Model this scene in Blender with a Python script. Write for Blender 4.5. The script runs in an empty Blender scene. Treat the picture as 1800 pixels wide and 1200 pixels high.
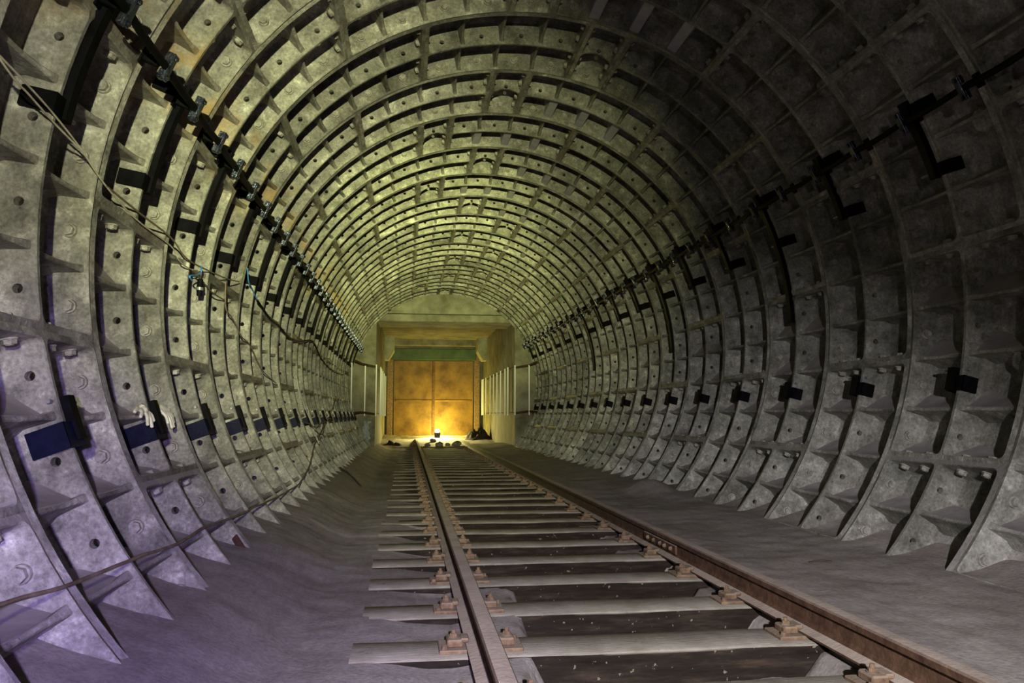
import bpy, bmesh, math, random
from mathutils import Vector, Matrix, noise
random.seed(7)
PI = math.pi
SC = bpy.context.scene
COL = SC.collection

# ------------------------------------------------------------------ camera
CAM = Vector((-1.0226, 0.0, 0.858))
cam = bpy.data.cameras.new('camera')
cam.sensor_width = 36.0
cam.lens = 1349.29 / 1800 * 36
cam.clip_start = 0.05
cam_o = bpy.data.objects.new('camera', cam)
cam_o.location = CAM
cam_o.rotation_euler = (PI / 2 + 0.0957, 0, -0.1351)
COL.objects.link(cam_o)
SC.camera = cam_o

# ------------------------------------------------------------------ world, exposure
world = bpy.data.worlds.new('world'); SC.world = world
world.use_nodes = True
world.node_tree.nodes['Background'].inputs[0].default_value = (0.75, 0.72, 0.85, 1)
world.node_tree.nodes['Background'].inputs[1].default_value = 0.006
SC.view_settings.view_transform = 'Standard'
SC.view_settings.look = 'None'
SC.view_settings.exposure = -0.05
SC.view_settings.gamma = 1.0
SC.view_settings.use_curve_mapping = False

# ------------------------------------------------------------------ lights (the photographer's lamps behind the camera, plus one added fill)
def spot(name, loc, target, power, color, angle, blend, radius):
    l = bpy.data.lights.new(name, 'SPOT')
    l.energy = power; l.color = color; l.spot_size = math.radians(angle); l.spot_blend = blend
    l.shadow_soft_size = radius
    o = bpy.data.objects.new(name, l); o.location = loc
    o.rotation_euler = (Vector(target) - Vector(loc)).to_track_quat('-Z', 'Y').to_euler()
    COL.objects.link(o); return o
spot('lamp_far_beam', (-0.95, -1.8, 1.50), (-0.1, 22.0, 3.9), 17000, (0.93, 1.0, 0.36), 19, 1.0, 0.03)
spot('lamp_mid_beam', (-0.95, -1.7, 1.50), (-0.9, 10.0, 2.35), 5000, (0.97, 1.0, 0.50), 38, 1.0, 0.03)
spot('lamp_left_beam', (-0.95, -1.6, 1.50), (-3.3, 3.2, 2.5), 800, (1.0, 0.98, 0.70), 76, 1.0, 0.03)
spot('lamp_track_beam', (-0.90, -1.7, 1.45), (0.80, 5.4, -0.9), 2300, (0.98, 0.95, 1.0), 52, 1.0, 0.04)
spot('lamp_low_violet', (-0.95, -0.8, 0.95), (-2.15, 2.6, -0.40), 900, (0.46, 0.34, 1.0), 64, 1.0, 0.04)
spot('fill_wide', (-0.95, -1.7, 1.45), (0.4, 5.0, 1.8), 65, (1.0, 0.93, 0.85), 150, 0.8, 0.04)  # added weak fill, lifts the dark upper right wall

# ------------------------------------------------------------------ constants of the place
RR = 2.569            # radius of the flange lips
AZ = 1.684            # height of the tunnel axis (rail head = 0)
J0 = 3.957            # ring joint number 0
W = 1.1               # ring width
DEPTH = 0.20
CELL = math.radians(8.0)
GRID0 = math.radians(86.6)

# ------------------------------------------------------------------ helpers
_ones = ['zeroth', 'first', 'second', 'third', 'fourth', 'fifth', 'sixth', 'seventh', 'eighth', 'ninth', 'tenth',
         'eleventh', 'twelfth', 'thirteenth', 'fourteenth', 'fifteenth', 'sixteenth', 'seventeenth', 'eighteenth', 'nineteenth']
_tens = {20: ('twentieth', 'twenty'), 30: ('thirtieth', 'thirty'), 40: ('fortieth', 'forty')}
def ordinal(n):
    if n < 20: return _ones[n]
    t = n // 10 * 10
    return _tens[t][0] if n % 10 == 0 else _tens[t][1] + '-' + _ones[n % 10]

def tag(o, label=None, cat=None, group=None, kind=None):
    if label: o['label'] = label
    if cat: o['category'] = cat
    if group: o['group'] = group
    if kind: o['kind'] = kind
    return o

def link(name, data, parent=None, mat=None):
    o = bpy.data.objects.new(name, data)
    COL.objects.link(o)
    if parent is not None: o.parent = parent
    if mat is not None and data is not None and len(data.materials) == 0: data.materials.append(mat)
    return o

def empty(name, loc=(0, 0, 0), m=None):
    o = bpy.data.objects.new(name, None)
    o.empty_display_size = 0.1
    COL.objects.link(o)
    if m is not None: o.matrix_world = m
    else: o.location = loc
    return o

def to_mesh(bm, name, mats=(), smooth=None):
    bmesh.ops.recalc_face_normals(bm, faces=bm.faces[:])
    me = bpy.data.meshes.new(name)
    bm.to_mesh(me); bm.free()
    for m in mats: me.materials.append(m)
    if smooth is not None:
        me.polygons.foreach_set('use_smooth', [True] * len(me.polygons))
        me.set_sharp_from_angle(angle=math.radians(smooth))
    return me

def box(bm, lo, hi, bev=0.0, mi=0, M=None):
    vs = [bm.verts.new((x, y, z)) for x in (lo[0], hi[0]) for y in (lo[1], hi[1]) for z in (lo[2], hi[2])]
    idx = [(0, 1, 3, 2), (4, 6, 7, 5), (0, 4, 5, 1), (2, 3, 7, 6), (0, 2, 6, 4), (1, 5, 7, 3)]
    fs = [bm.faces.new([vs[i] for i in f]) for f in idx]
    for f in fs: f.material_index = mi
    if M is not None:
        for v in vs: v.co = M @ v.co
    if bev > 0:
        es = set(e for f in fs for e in f.edges)
        r = bmesh.ops.bevel(bm, geom=list(es), offset=bev, segments=1, affect='EDGES')
        for f in r['faces']: f.material_index = mi
    return vs

def tube_pts(bm, pts, rad, n=8, mi=0, caps=True, flat=1.0):
    pts = [Vector(p) for p in pts]
    rings = []
    prev = None
    for i, p in enumerate(pts):
        t = (pts[min(i + 1, len(pts) - 1)] - pts[max(i - 1, 0)]).normalized()
        if prev is None:
            a = Vector((0, 0, 1)) if abs(t.z) < 0.9 else Vector((1, 0, 0))
            u = t.cross(a).normalized()
        else:
            u = (prev - t * prev.dot(t)).normalized()
        prev = u
        v = t.cross(u)
        r = rad[i] if isinstance(rad, (list, tuple)) else rad
        rings.append([bm.verts.new(p + u * (r * math.cos(2 * PI * k / n)) + v * (r * flat * math.sin(2 * PI * k / n))) for k in range(n)])
    for a, b in zip(rings[:-1], rings[1:]):
        for k in range(n):
            f = bm.faces.new((a[k], a[(k + 1) % n], b[(k + 1) % n], b[k])); f.material_index = mi
    if caps:
        f = bm.faces.new(rings[0][::-1]); f.material_index = mi
        f = bm.faces.new(rings[-1]); f.material_index = mi

def smooth_path(pts, sub=6, wob=0.0, seed=0):
    pts = [Vector(p) for p in pts]
    out = []
    for i in range(len(pts) - 1):
        p0 = pts[max(i - 1, 0)]; p1 = pts[i]; p2 = pts[i + 1]; p3 = pts[min(i + 2, len(pts) - 1)]
        for k in range(sub):
            t = k / sub
            q = 0.5 * ((2 * p1) + (p2 - p0) * t + (2 * p0 - 5 * p1 + 4 * p2 - p3) * t * t + (3 * p1 - p0 - 3 * p2 + p3) * t ** 3)
            if wob:
                q = q + Vector(noise.noise_vector((q * 3.0) + Vector((seed, 0, 0)))) * wob
            out.append(q)
    out.append(pts[-1])
    return out

def cyl(bm, p0, p1, r0, r1=None, n=12, mi=0):
    tube_pts(bm, [p0, p1], [r0, r0 if r1 is None else r1], n=n, mi=mi)

def wall_pt(ang, y, r=RR):
    a = math.radians(ang)
    return Vector((r * math.cos(a), y, AZ + r * math.sin(a)))

def wall_matrix(ang, y, r=RR):
    """frame on a rib lip: X = tangent (increasing angle), Y = along the tunnel, Z = inwards"""
    a = math.radians(ang)
    m = Matrix.Identity(4)
    m.col[0][:3] = (-math.sin(a), 0, math.cos(a))
    m.col[1][:3] = (0, 1, 0)
    m.col[2][:3] = (-math.cos(a), 0, -math.sin(a))
    m.col[3][:3] = wall_pt(ang, y, r)
    return m

# ------------------------------------------------------------------ materials
class NT:
    def __init__(self, name):
        self.m = bpy.data.materials.new(name); self.m.use_nodes = True
        self.t = self.m.node_tree; self.b = self.t.nodes['Principled BSDF']
    def n(self, kind, **kw):
        o = self.t.nodes.new(kind)
        for k, v in kw.items(): setattr(o, k, v)
        return o
    def l(self, a, b): self.t.links.new(a, b)
    def noise(self, vec, scale, detail=4, rough=0.6, dist=0.0):
        o = self.n('ShaderNodeTexNoise'); o.inputs['Scale'].default_value = scale
        o.inputs['Detail'].default_value = detail; o.inputs['Roughness'].default_value = rough
        o.inputs['Distortion'].default_value = dist
        self.l(vec, o.inputs['Vector']); return o.outputs['Fac']
    def ramp(self, fac, stops):
        o = self.n('ShaderNodeValToRGB'); e = o.color_ramp.elements
        while len(e) < len(stops): e.new(0.5)
        for i, (p, c) in enumerate(stops):
            e[i].position = p; e[i].color = (c, c, c, 1) if isinstance(c, (int, float)) else (*c, 1)
        self.l(fac, o.inputs['Fac']); return o.outputs['Color']
    def mix(self, fac, a, b, blend='MIX'):
        o = self.n('ShaderNodeMix', data_type='RGBA', blend_type=blend)
        for k, v in ((0, fac), (6, a), (7, b)):
            if isinstance(v, (int, float)): o.inputs[k].default_value = v
            elif isinstance(v, tuple): o.inputs[k].default_value = (*v, 1)
            else: self.l(v, o.inputs[k])
        return o.outputs[2]
    def math(self, op, a, b=0.0, c=0.0):
        o = self.n('ShaderNodeMath', operation=op)
        for i, v in enumerate((a, b, c)):
            if isinstance(v, (int, float)): o.inputs[i].default_value = v
            else: self.l(v, o.inputs[i])
        return o.outputs[0]
    def pos(self): return self.n('ShaderNodeNewGeometry').outputs['Position']
    def nz(self):
        s = self.n('ShaderNodeSeparateXYZ'); self.l(self.n('ShaderNodeNewGeometry').outputs['Normal'], s.inputs[0]); return s.outputs['Z']
    def rnd(self): return self.n('ShaderNodeObjectInfo').outputs['Random']
    def bump(self, h, strength, dist=0.01):
        o = self.n('ShaderNodeBump'); o.inputs['Strength'].default_value = strength; o.inputs['Distance'].default_value = dist
        self.l(h, o.inputs['Height']); self.l(o.outputs['Normal'], self.b.inputs['Normal'])
    def done(self, color, rough=0.8, metal=0.0, spec=0.3):
        for nm, v in (('Base Color', color), ('Roughness', rough), ('Metallic', metal), ('Specular IOR Level', spec)):
            s = self.b.inputs[nm]
            if isinstance(v, (int, float)): s.default_value = v
            elif isinstance(v, tuple): s.default_value = (*v, 1)
            else: self.l(v, s)
        return self.m

def offset_pos(t, amount=37.0):
    """world position shifted by a per-object random amount, so that alike pieces do not repeat"""
    v = t.n('ShaderNodeVectorMath', operation='ADD')
    c = t.n('ShaderNodeCombineXYZ'); r = t.math('MULTIPLY', t.rnd(), amount)
    for i in range(3): t.l(r, c.inputs[i])
    t.l(t.pos(), v.inputs[0]); t.l(c.outputs[0], v.inputs[1])
    return v.outputs[0]

def m_iron():
    t = NT('dusty_cast_iron')
    p = offset_pos(t)
    big = t.noise(p, 2.2, 5, 0.65)
    mid = t.noise(p, 8.0, 8, 0.74, 0.15)
    fine = t.noise(p, 55.0, 3, 0.6)
    c = t.ramp(big, [(0.30, (0.150, 0.145, 0.120)), (0.50, (0.245, 0.240, 0.205)), (0.68, (0.33, 0.325, 0.285))])
    c = t.mix(0.9, c, t.ramp(mid, [(0.30, 0.30), (0.44, 0.80), (0.56, 1.10), (0.68, 2.1)]), 'MULTIPLY')
    c = t.mix(0.7, c, t.ramp(fine, [(0.30, 0.55), (0.52, 1.0), (0.72, 1.4)]), 'MULTIPLY')
    grime = t.ramp(t.noise(p, 3.6, 7, 0.72), [(0.36, 0.45), (0.50, 1.0)])
    c = t.mix(0.8, c, grime, 'MULTIPLY')
    # slightly different tone for each casting
    c = t.mix(1.0, c, t.ramp(t.rnd(), [(0.0, 0.72), (0.5, 1.0), (1.0, 1.22)]), 'MULTIPLY')
    # rust flecks
    rf = t.ramp(t.noise(p, 14.0, 5, 0.7), [(0.69, 0.0), (0.74, 1.0)])
    c = t.mix(t.math('MULTIPLY', rf, 0.75), c, (0.20, 0.085, 0.035))
    # dust resting on faces that look up
    d = t.math('MULTIPLY', t.ramp(t.nz(), [(0.45, 0.0), (0.80, 1.0)]), t.ramp(t.noise(p, 5.0, 3), [(0.25, 0.55), (0.5, 1.0)]))
    c = t.mix(d, c, (0.31, 0.285, 0.285))
    # ochre water stain running along the cable line on the left
    s = t.n('ShaderNodeSeparateXYZ'); t.l(t.pos(), s.inputs[0])
    zrel = t.math('SUBTRACT', s.outputs['Z'], 2.85)
    band = t.math('SUBTRACT', 1.0, t.math('MINIMUM', t.math('MULTIPLY', t.math('ABSOLUTE', zrel), 2.6), 1.0))
    leftside = t.ramp(t.math('MULTIPLY', s.outputs['X'], -0.5), [(0.85, 0.0), (0.95, 1.0)])
    st = t.math('MULTIPLY', t.math('MULTIPLY', band, leftside), t.ramp(t.noise(p, 3.0, 4), [(0.47, 0.0), (0.60, 1.0)]))
    c = t.mix(t.math('MULTIPLY', st, 0.8), c, (0.30, 0.19, 0.06))
    h = t.math('ADD', t.math('MULTIPLY', mid, 0.6), t.math('MULTIPLY', fine, 0.4))
    t.bump(h, 0.75, 0.014)
    return t.done(c, 0.72, 0.0, 0.35)

def m_simple(name, a, b, scale, rough=0.8, metal=0.0, bump=0.3, spec=0.3, dust=None, lo=0.35, hi=0.65, dist=0.006):
    t = NT(name); p = offset_pos(t)
    n1 = t.noise(p, scale, 6, 0.65)
    c = t.ramp(n1, [(lo, a), (hi, b)])
    if dust is not None:
        d = t.math('MULTIPLY', t.ramp(t.nz(), [(0.55, 0.0), (0.85, 1.0)]), t.ramp(t.noise(p, 4.0, 5, 0.7), [(0.30, dust[1]), (0.55, 1.0)]))
        c = t.mix(d, c, dust[0])
    if bump: t.bump(t.noise(p, scale * 3, 4), bump, dist)
    return t.done(c, rough, metal, spec)

M_IRON = m_iron()
M_BOLT = m_simple('dusty_bolt_iron', (0.16, 0.15, 0.125), (0.36, 0.35, 0.31), 30, 0.65, 0.0, 0.3)
M_PALE = m_simple('pale_grey_mortar', (0.34, 0.33, 0.37), (0.46, 0.45, 0.50), 8, 0.9)
M_BLACK = m_simple('black_painted_steel', (0.0015, 0.0015, 0.002), (0.005, 0.005, 0.007), 12, 0.6, 0.0, 0.2, 0.06)
M_NAVY = m_simple('navy_painted_steel', (0.0025, 0.003, 0.013), (0.006, 0.007, 0.028), 14, 0.5, 0.0, 0.25, 0.1)
M_RUBBER = m_simple('black_cable_rubber', (0.0015, 0.0015, 0.0015), (0.004, 0.004, 0.004), 6, 0.7, 0.0, 0.3, 0.08)
M_CLAMP = m_simple('shiny_dark_steel', (0.03, 0.035, 0.055), (0.13, 0.145, 0.20), 25, 0.26, 0.9, 0.6)
M_PIN = m_simple('bright_zinc', (0.22, 0.22, 0.23), (0.36, 0.36, 0.38), 30, 0.4, 0.5, 0.1)
M_RUST = m_simple('rusty_steel', (0.045, 0.021, 0.012), (0.115, 0.060, 0.034), 16, 0.85, 0.0, 0.5, 0.3, ((0.42, 0.345, 0.29), 0.65))
M_RUSTD = m_simple('rusty_bracket_steel', (0.085, 0.048, 0.028), (0.20, 0.130, 0.078), 20, 0.85, 0.0, 0.5, 0.3, ((0.28, 0.225, 0.18), 0.3))
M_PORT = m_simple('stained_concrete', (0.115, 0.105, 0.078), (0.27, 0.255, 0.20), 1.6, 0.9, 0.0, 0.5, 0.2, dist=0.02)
M_PORTD = m_simple('shade_toned_concrete', (0.07, 0.062, 0.045), (0.17, 0.155, 0.12), 2.0, 0.9, 0.0, 0.5, 0.2, dist=0.02)  # concrete darkened in its colour, so chamber surfaces look less lit by the lamp
M_DOOR = m_simple('rust_brown_gate_paint', (0.070, 0.033, 0.006), (0.17, 0.095, 0.018), 1.8, 0.6, 0.0, 0.25, 0.3)
M_GREEN = m_simple('dull_green_paint', (0.014, 0.028, 0.010), (0.036, 0.060, 0.022), 2.5, 0.6)
M_WHITE = m_simple('white_enamel', (0.84, 0.85, 0.90), (0.90, 0.91, 0.95), 4, 0.35, 0.0, 0.0)
M_GLOVE = m_simple('cream_cotton', (0.58, 0.55, 0.42), (0.74, 0.71, 0.58), 40, 0.95, 0.0, 0.4)
M_WIREB = m_simple('brown_wire', (0.13, 0.09, 0.06), (0.26, 0.20, 0.14), 14, 0.7)
M_WIREW = m_simple('pale_wire', (0.42, 0.38, 0.28), (0.60, 0.56, 0.44), 14, 0.6)
M_WIREBL = m_simple('blue_wire', (0.05, 0.22, 0.55), (0.10, 0.35, 0.75), 14, 0.5)
M_FOIL = m_simple('pale_plastic_sheet', (0.42, 0.47, 0.52), (0.72, 0.78, 0.84), 9, 0.3, 0.0, 0.6)
M_STONE = m_simple('dusty_stone', (0.14, 0.12, 0.10), (0.32, 0.29, 0.25), 10, 0.9, 0.0, 0.6)

def m_floor():
    t = NT('dried_mud'); p = t.pos()
    big = t.noise(p, 1.3, 6, 0.65)
    str_ = t.n('ShaderNodeMapping'); str_.inputs['Scale'].default_value = (6.0, 1.4, 6.0); t.l(p, str_.inputs['Vector'])
    sw = t.noise(str_.outputs[0], 1.6, 6, 0.7, 0.4)
    fine = t.noise(p, 45.0, 4, 0.65)
    c = t.ramp(big, [(0.30, (0.215, 0.188, 0.172)), (0.52, (0.295, 0.262, 0.245)), (0.70, (0.37, 0.338, 0.318))])
    c = t.mix(0.6, c, t.ramp(sw, [(0.30, 0.70), (0.52, 1.0), (0.72, 1.22)]), 'MULTIPLY')
    c = t.mix(0.45, c, t.ramp(fine, [(0.30, 0.55), (0.52, 1.0), (0.72, 1.4)]), 'MULTIPLY')
    h = t.math('ADD', t.math('MULTIPLY', sw, 0.7), t.math('MULTIPLY', fine, 0.3))
    t.bump(h, 0.5, 0.02)
    return t.done(c, 0.92, 0.0, 0.15)
M_FLOOR = m_floor()

def m_sleeper():
    t = NT('creosoted_timber_with_dust'); p = offset_pos(t, 11.0)
    mp = t.n('ShaderNodeMapping'); mp.inputs['Scale'].default_value = (1.2, 9.0, 9.0); t.l(p, mp.inputs['Vector'])
    gr = t.noise(mp.outputs[0], 3.0, 6, 0.7)
    c = t.ramp(gr, [(0.30, (0.006, 0.004, 0.003)), (0.52, (0.016, 0.011, 0.008)), (0.75, (0.050, 0.034, 0.023))])
    sp = t.ramp(t.noise(p, 38.0, 2, 0.5), [(0.70, 0.0), (0.73, 1.0)])
    c = t.mix(t.math('MULTIPLY', sp, 0.7), c, (0.22, 0.19, 0.14))
    dustc = t.ramp(t.noise(p, 6.0, 6, 0.7), [(0.32, (0.235, 0.205, 0.165)), (0.55, (0.33, 0.295, 0.245)), (0.72, (0.41, 0.375, 0.315))])
    d = t.math('MULTIPLY', t.ramp(t.nz(), [(0.45, 0.0), (0.75, 1.0)]), t.ramp(t.noise(p, 7.0, 5, 0.7), [(0.24, 0.35), (0.34, 1.0)]))
    c = t.mix(d, c, dustc)
    t.bump(t.noise(mp.outputs[0], 9.0, 5, 0.7), 0.5, 0.01)
    return t.done(c, 0.9, 0.0, 0.2)
M_SLEEP = m_sleeper()

# ------------------------------------------------------------------ tunnel lining
def rounded_loop(a0, a1, y0, y1, rad, nlong, nshort, ncor):
    """closed loop (s = arc length on the lip, y) counted from the middle of nothing: bottom side, right, top, left;
    returns list of (s, y) and index ranges of the bottom and top sides"""
    pts = []
    for i in range(nlong + 1):
        pts.append((a0 + rad + (a1 - a0 - 2 * rad) * i / nlong, y0))
    for k in range(1, ncor):
        t = -PI / 2 + PI / 2 * k / ncor
        pts.append((a1 - rad + rad * math.cos(t), y0 + rad + rad * math.sin(t)))
    for i in range(nshort + 1):
        pts.append((a1, y0 + rad + (y1 - y0 - 2 * rad) * i / nshort))
    for k in range(1, ncor):
        t = PI / 2 * k / ncor
        pts.append((a1 - rad + rad * math.cos(t), y1 - rad + rad * math.sin(t)))
    for i in range(nlong + 1):
        pts.append((a1 - rad - (a1 - a0 - 2 * rad) * i / nlong, y1))
    for k in range(1, ncor):
        t = PI / 2 + PI / 2 * k / ncor
        pts.append((a0 + rad + rad * math.cos(t), y1 - rad + rad * math.sin(t)))
    for i in range(nshort + 1):
        pts.append((a0, y1 - rad - (y1 - y0 - 2 * rad) * i / nshort))
    for k in range(1, ncor):
        t = PI + PI / 2 * k / ncor
        pts.append((a0 + rad + rad * math.cos(t), y0 + rad + rad * math.sin(t)))
    return pts

FL = 0.040      # thickness of a circumferential flange at the lip
MR = 0.017      # half thickness of the middle rib
LF = 0.034      # thickness of a longitudinal flange
YM = W / 2
YF2 = W - FL - 0.013   # near face of the far flange at bolt depth

def bolt_geo(bm, M, r=0.029, wash=0.036, h=0.024, mi=0):
    """hex head on a washer, axis +Z of M"""
    def c(z0, z1, rad, n, rot=0.0):
        a = [bm.verts.new(M @ Vector((rad * math.cos(2 * PI * k / n + rot), rad * math.sin(2 * PI * k / n + rot), z0))) for k in range(n)]
        b = [bm.verts.new(M @ Vector((rad * math.cos(2 * PI * k / n + rot) * .94, rad * math.sin(2 * PI * k / n + rot) * .94, z1))) for k in range(n)]
        for k in range(n):
            f = bm.faces.new((a[k], a[(k + 1) % n], b[(k + 1) % n], b[k])); f.material_index = mi
        f = bm.faces.new(b); f.material_index = mi
    c(-0.01, 0.005, wash, 12)
    c(0.0, h, r, 6, 0.3)
    c(0.0, h + 0.003, r * 0.55, 8)

def P3(s, y, d):
    a = s / RR
    return Vector(((RR + d) * math.cos(a), y, (RR + d) * math.sin(a)))

def segment_mesh(name, ncell, variant='plain', bolts=False, holes=True, coarse=False):
    ang = CELL * ncell
    L = ang * RR
    bm = bmesh.new()
    nl = (3 if not coarse else 2) * ncell
    NS, NC = 2, 3
    rad = 0.040
    rows = [(FL, YM - MR), (YM + MR, W - FL)]
    prof = [(0.0, -0.006), (0.006, 0.0), (0.170, 0.010), (0.192, 0.018), (0.203, 0.040)]
    mouths = []
    for ri, (y0, y1) in enumerate(rows):
        loops = []
        for d, ins in prof:
            pts = rounded_loop(LF + ins, L - LF - ins, y0 + ins, y1 - ins, rad, nl, NS, NC)
            vs = []
            for i, (s, y) in enumerate(pts):
                dd = d
                if ncell == 1:     # the key has an arched, lower middle rib
                    inner = (y > (y0 + y1) / 2 + 0.15) if ri == 0 else (y < (y0 + y1) / 2 - 0.15)
                    if inner and d < 0.1:
                        tt = max(0.0, min(1.0, (s - LF) / (L - 2 * LF)))
                        dd = d + 0.055 * math.sin(PI * tt) ** 0.7
                vs.append(bm.verts.new(P3(s, y, dd)))
            loops.append(vs)
        for a, b in zip(loops[:-1], loops[1:]):
            n = len(a)
            for i in range(n): bm.faces.new((a[i], a[(i + 1) % n], b[(i + 1) % n], b[i]))
        fl = loops[-1]; n = len(fl)
        tb = nl + NC - 1 + 1 + NS + NC - 1 + 1   # index of first point of the top side
        tb = (nl + 1) + (NC - 1) + (NS + 1) + (NC - 1)
        for i in range(nl):
            bm.faces.new((fl[i], fl[i + 1], fl[tb + nl - i - 1], fl[tb + nl - i]))
        bm.faces.new(fl[nl:tb + 1])
        bm.faces.new(fl[tb + nl:] + [fl[0]])
        mouths.append((loops[0], tb))
    # outer boundary of the lip
    m1, tb = mouths[0]; m2, _ = mouths[1]
    def edge_row(y, d, ref):
        out = [bm.verts.new(P3(0, y, d))]
        for v in ref:
            s = math.atan2(v.co.z, v.co.x) * RR
            out.append(bm.verts.new(P3(s, y, d)))
        out.append(bm.verts.new(P3(L, y, d)))
        return out
    bot1 = m1[:nl + 1]; top1 = m1[tb:tb + nl + 1][::-1]
    bot2 = m2[:nl + 1]; top2 = m2[tb:tb + nl + 1][::-1]
    e0 = edge_row(0, 0.010, bot1); e1 = edge_row(W, 0.010, top2)
    for i in range(nl):
        bm.faces.new((e0[i + 1], e0[i + 2], bot1[i + 1], bot1[i]))
        bm.faces.new((top1[i], top1[i + 1], bot2[i + 1], bot2[i]))
        bm.faces.new((top2[i], top2[i + 1], e1[i + 2], e1[i + 1]))
    # right end, left end
    bm.faces.new([e0[-2], e0[-1], e1[-1], e1[-2]] + m2[nl:tb + 1][::-1] + m1[nl:tb + 1][::-1])
    bm.faces.new([e1[1], e1[0], e0[0], e0[1]] + ([m1[0]] + m1[tb + nl:][::-1]) + ([m2[0]] + m2[tb + nl:][::-1]))
    # outer sides and back
    b0 = edge_row(0, DEPTH + 0.03, bot1); b1 = edge_row(W, DEPTH + 0.03, top2)
    for i in range(len(e0) - 1):
        bm.faces.new((e0[i], b0[i], b0[i + 1], e0[i + 1]))
        bm.faces.new((e1[i], e1[i + 1], b1[i + 1], b1[i]))
        bm.faces.new((b0[i], b1[i], b1[i + 1], b0[i + 1]))
    bm.faces.new((e0[0], e1[0], b1[0], b0[0])); bm.faces.new((e0[-1], b0[-1], b1[-1], e1[-1]))
    me = to_mesh(bm, name, [M_IRON, M_PALE, M_BOLT])
    # ---- through holes in the middle rib
    if holes:
        cb = bmesh.new()
        for c in range(ncell):
            s = L * (c + 0.5) / ncell
            cyl(cb, P3(s, YM - 0.09, 0.075), P3(s, YM + 0.09, 0.075), 0.021, n=10)
        cm = to_mesh(cb, 'cutter')
        oa = bpy.data.objects.new('tmp_a', me); ob = bpy.data.objects.new('tmp_b', cm)
        COL.objects.link(oa); COL.objects.link(ob)
        md = oa.modifiers.new('b', 'BOOLEAN'); md.operation = 'DIFFERENCE'; md.object = ob; md.solver = 'EXACT'
        dg = bpy.context.evaluated_depsgraph_get(); dg.update()
        res = bpy.data.meshes.new_from_object(oa.evaluated_get(dg))
        bpy.data.objects.remove(oa); bpy.data.objects.remove(ob)
        me = res; me.name = name
    # ---- stiffening ribs and, for far rings, the bolts
    bm = bmesh.new(); bm.from_mesh(me)
    for ri, (y0, y1) in enumerate(rows):
        for c in range(1, ncell):
            s = L * c / ncell
            wide = variant == 'padded' and ri == 1
            ht, hb = (0.045, 0.050) if wide else (0.011, 0.020)
            dtop = 0.030 if wide else 0.040 - 0.022 * 0
            prev = None
            ny = 6
            for j in range(ny + 1):
                f = j / ny
                y = y0 - 0.004 + (y1 - y0 + 0.008) * f
                d = dtop + (0.0 if wide else 0.022 * math.sin(PI * f) - 0.022 * f ** 3)
                flare = 0.0 if wide else 0.010 * (abs(2 * f - 1) ** 6)
                row = [bm.verts.new(P3(s - hb - 0.025, y, DEPTH + 0.005)), bm.verts.new(P3(s - hb, y, DEPTH - 0.05)),
                       bm.verts.new(P3(s - ht - flare, y, d + 0.006)), bm.verts.new(P3(s - ht - flare + .005, y, d)),
                       bm.verts.new(P3(s + ht + flare - .005, y, d)), bm.verts.new(P3(s + ht + flare, y, d + 0.006)),
                       bm.verts.new(P3(s + hb, y, DEPTH - 0.05)), bm.verts.new(P3(s + hb + 0.025, y, DEPTH + 0.005))]
                if prev:
                    for k in range(7):
                        fc = bm.faces.new((prev[k], prev[k + 1], row[k + 1], row[k])); fc.material_index = 1 if wide else 0
                prev = row
        if variant == 'padded' and ri == 1:
            # small stud ends in the padded cells
            for c in range(ncell):
                for q in (0.22, 0.5, 0.78):
                    s = L * (c + q) / ncell
                    cyl(bm, P3(s, y0 + 0.12, DEPTH + .01), P3(s, y0 + 0.12, DEPTH - 0.07), 0.012, n=6, mi=2)
    if bolts:
        for M in bolt_frames(ncell): bolt_geo(bm, M, mi=2)
    return finish(bm, name)

def finish(bm, name):
    bmesh.ops.recalc_face_normals(bm, faces=bm.faces[:])
    me = bpy.data.meshes.new(name); bm.to_mesh(me); bm.free()
    for m in (M_IRON, M_PALE, M_BOLT): me.materials.append(m)
    me.polygons.foreach_set('use_smooth', [True] * len(me.polygons))
    me.set_sharp_from_angle(angle=math.radians(32))
    return me

def frame(o, z, x):
    z = z.normalized(); x = (x - z * x.dot(z)).normalized(); y = z.cross(x)
    m = Matrix.Identity(4)
    m.col[0][:3] = x; m.col[1][:3] = y; m.col[2][:3] = z; m.col[3][:3] = o
    return m

def bolt_frames(ncell):
    L = CELL * ncell * RR
    fr = []
    for c in range(ncell):
        s = L * (c + 0.5) / ncell
        p = P3(s, YF2, 0.088)
        fr.append(frame(p, Vector((0, -1, 0)), Vector((p.x, 0, p.z))))
    for side in (0, 1):
        a = (LF + 0.005) / RR if side == 0 else (L - LF - 0.005) / RR
        t = Vector((-math.sin(a), 0, math.cos(a))) * (1 if side == 0 else -1)
        for y in (0.20, 0.41, 0.75, 0.96):
            fr.append(frame(P3(a * RR, y, 0.075), t, Vector((0, 1, 0))))
    return fr

def one_bolt(name):
    bm = bmesh.new(); bolt_geo(bm, Matrix.Identity(4))
    return to_mesh(bm, name, [M_BOLT], 40)

SEG = segment_mesh('lining_segment_mesh', 4)
SEGP = segment_mesh('lining_segment_padded_mesh', 4, 'padded')
SEGF = segment_mesh('lining_segment_far_mesh', 4, bolts=True, coarse=True)
SEGPF = segment_mesh('lining_segment_padded_far_mesh', 4, 'padded', bolts=True, coarse=True)
KEY = segment_mesh('lining_key_mesh', 1)
KEYF = segment_mesh('lining_key_far_mesh', 1, bolts=True, coarse=True)
BOLT = one_bolt('flange_bolt_mesh')
FR4 = bolt_frames(4); FR1 = bolt_frames(1)

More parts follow.
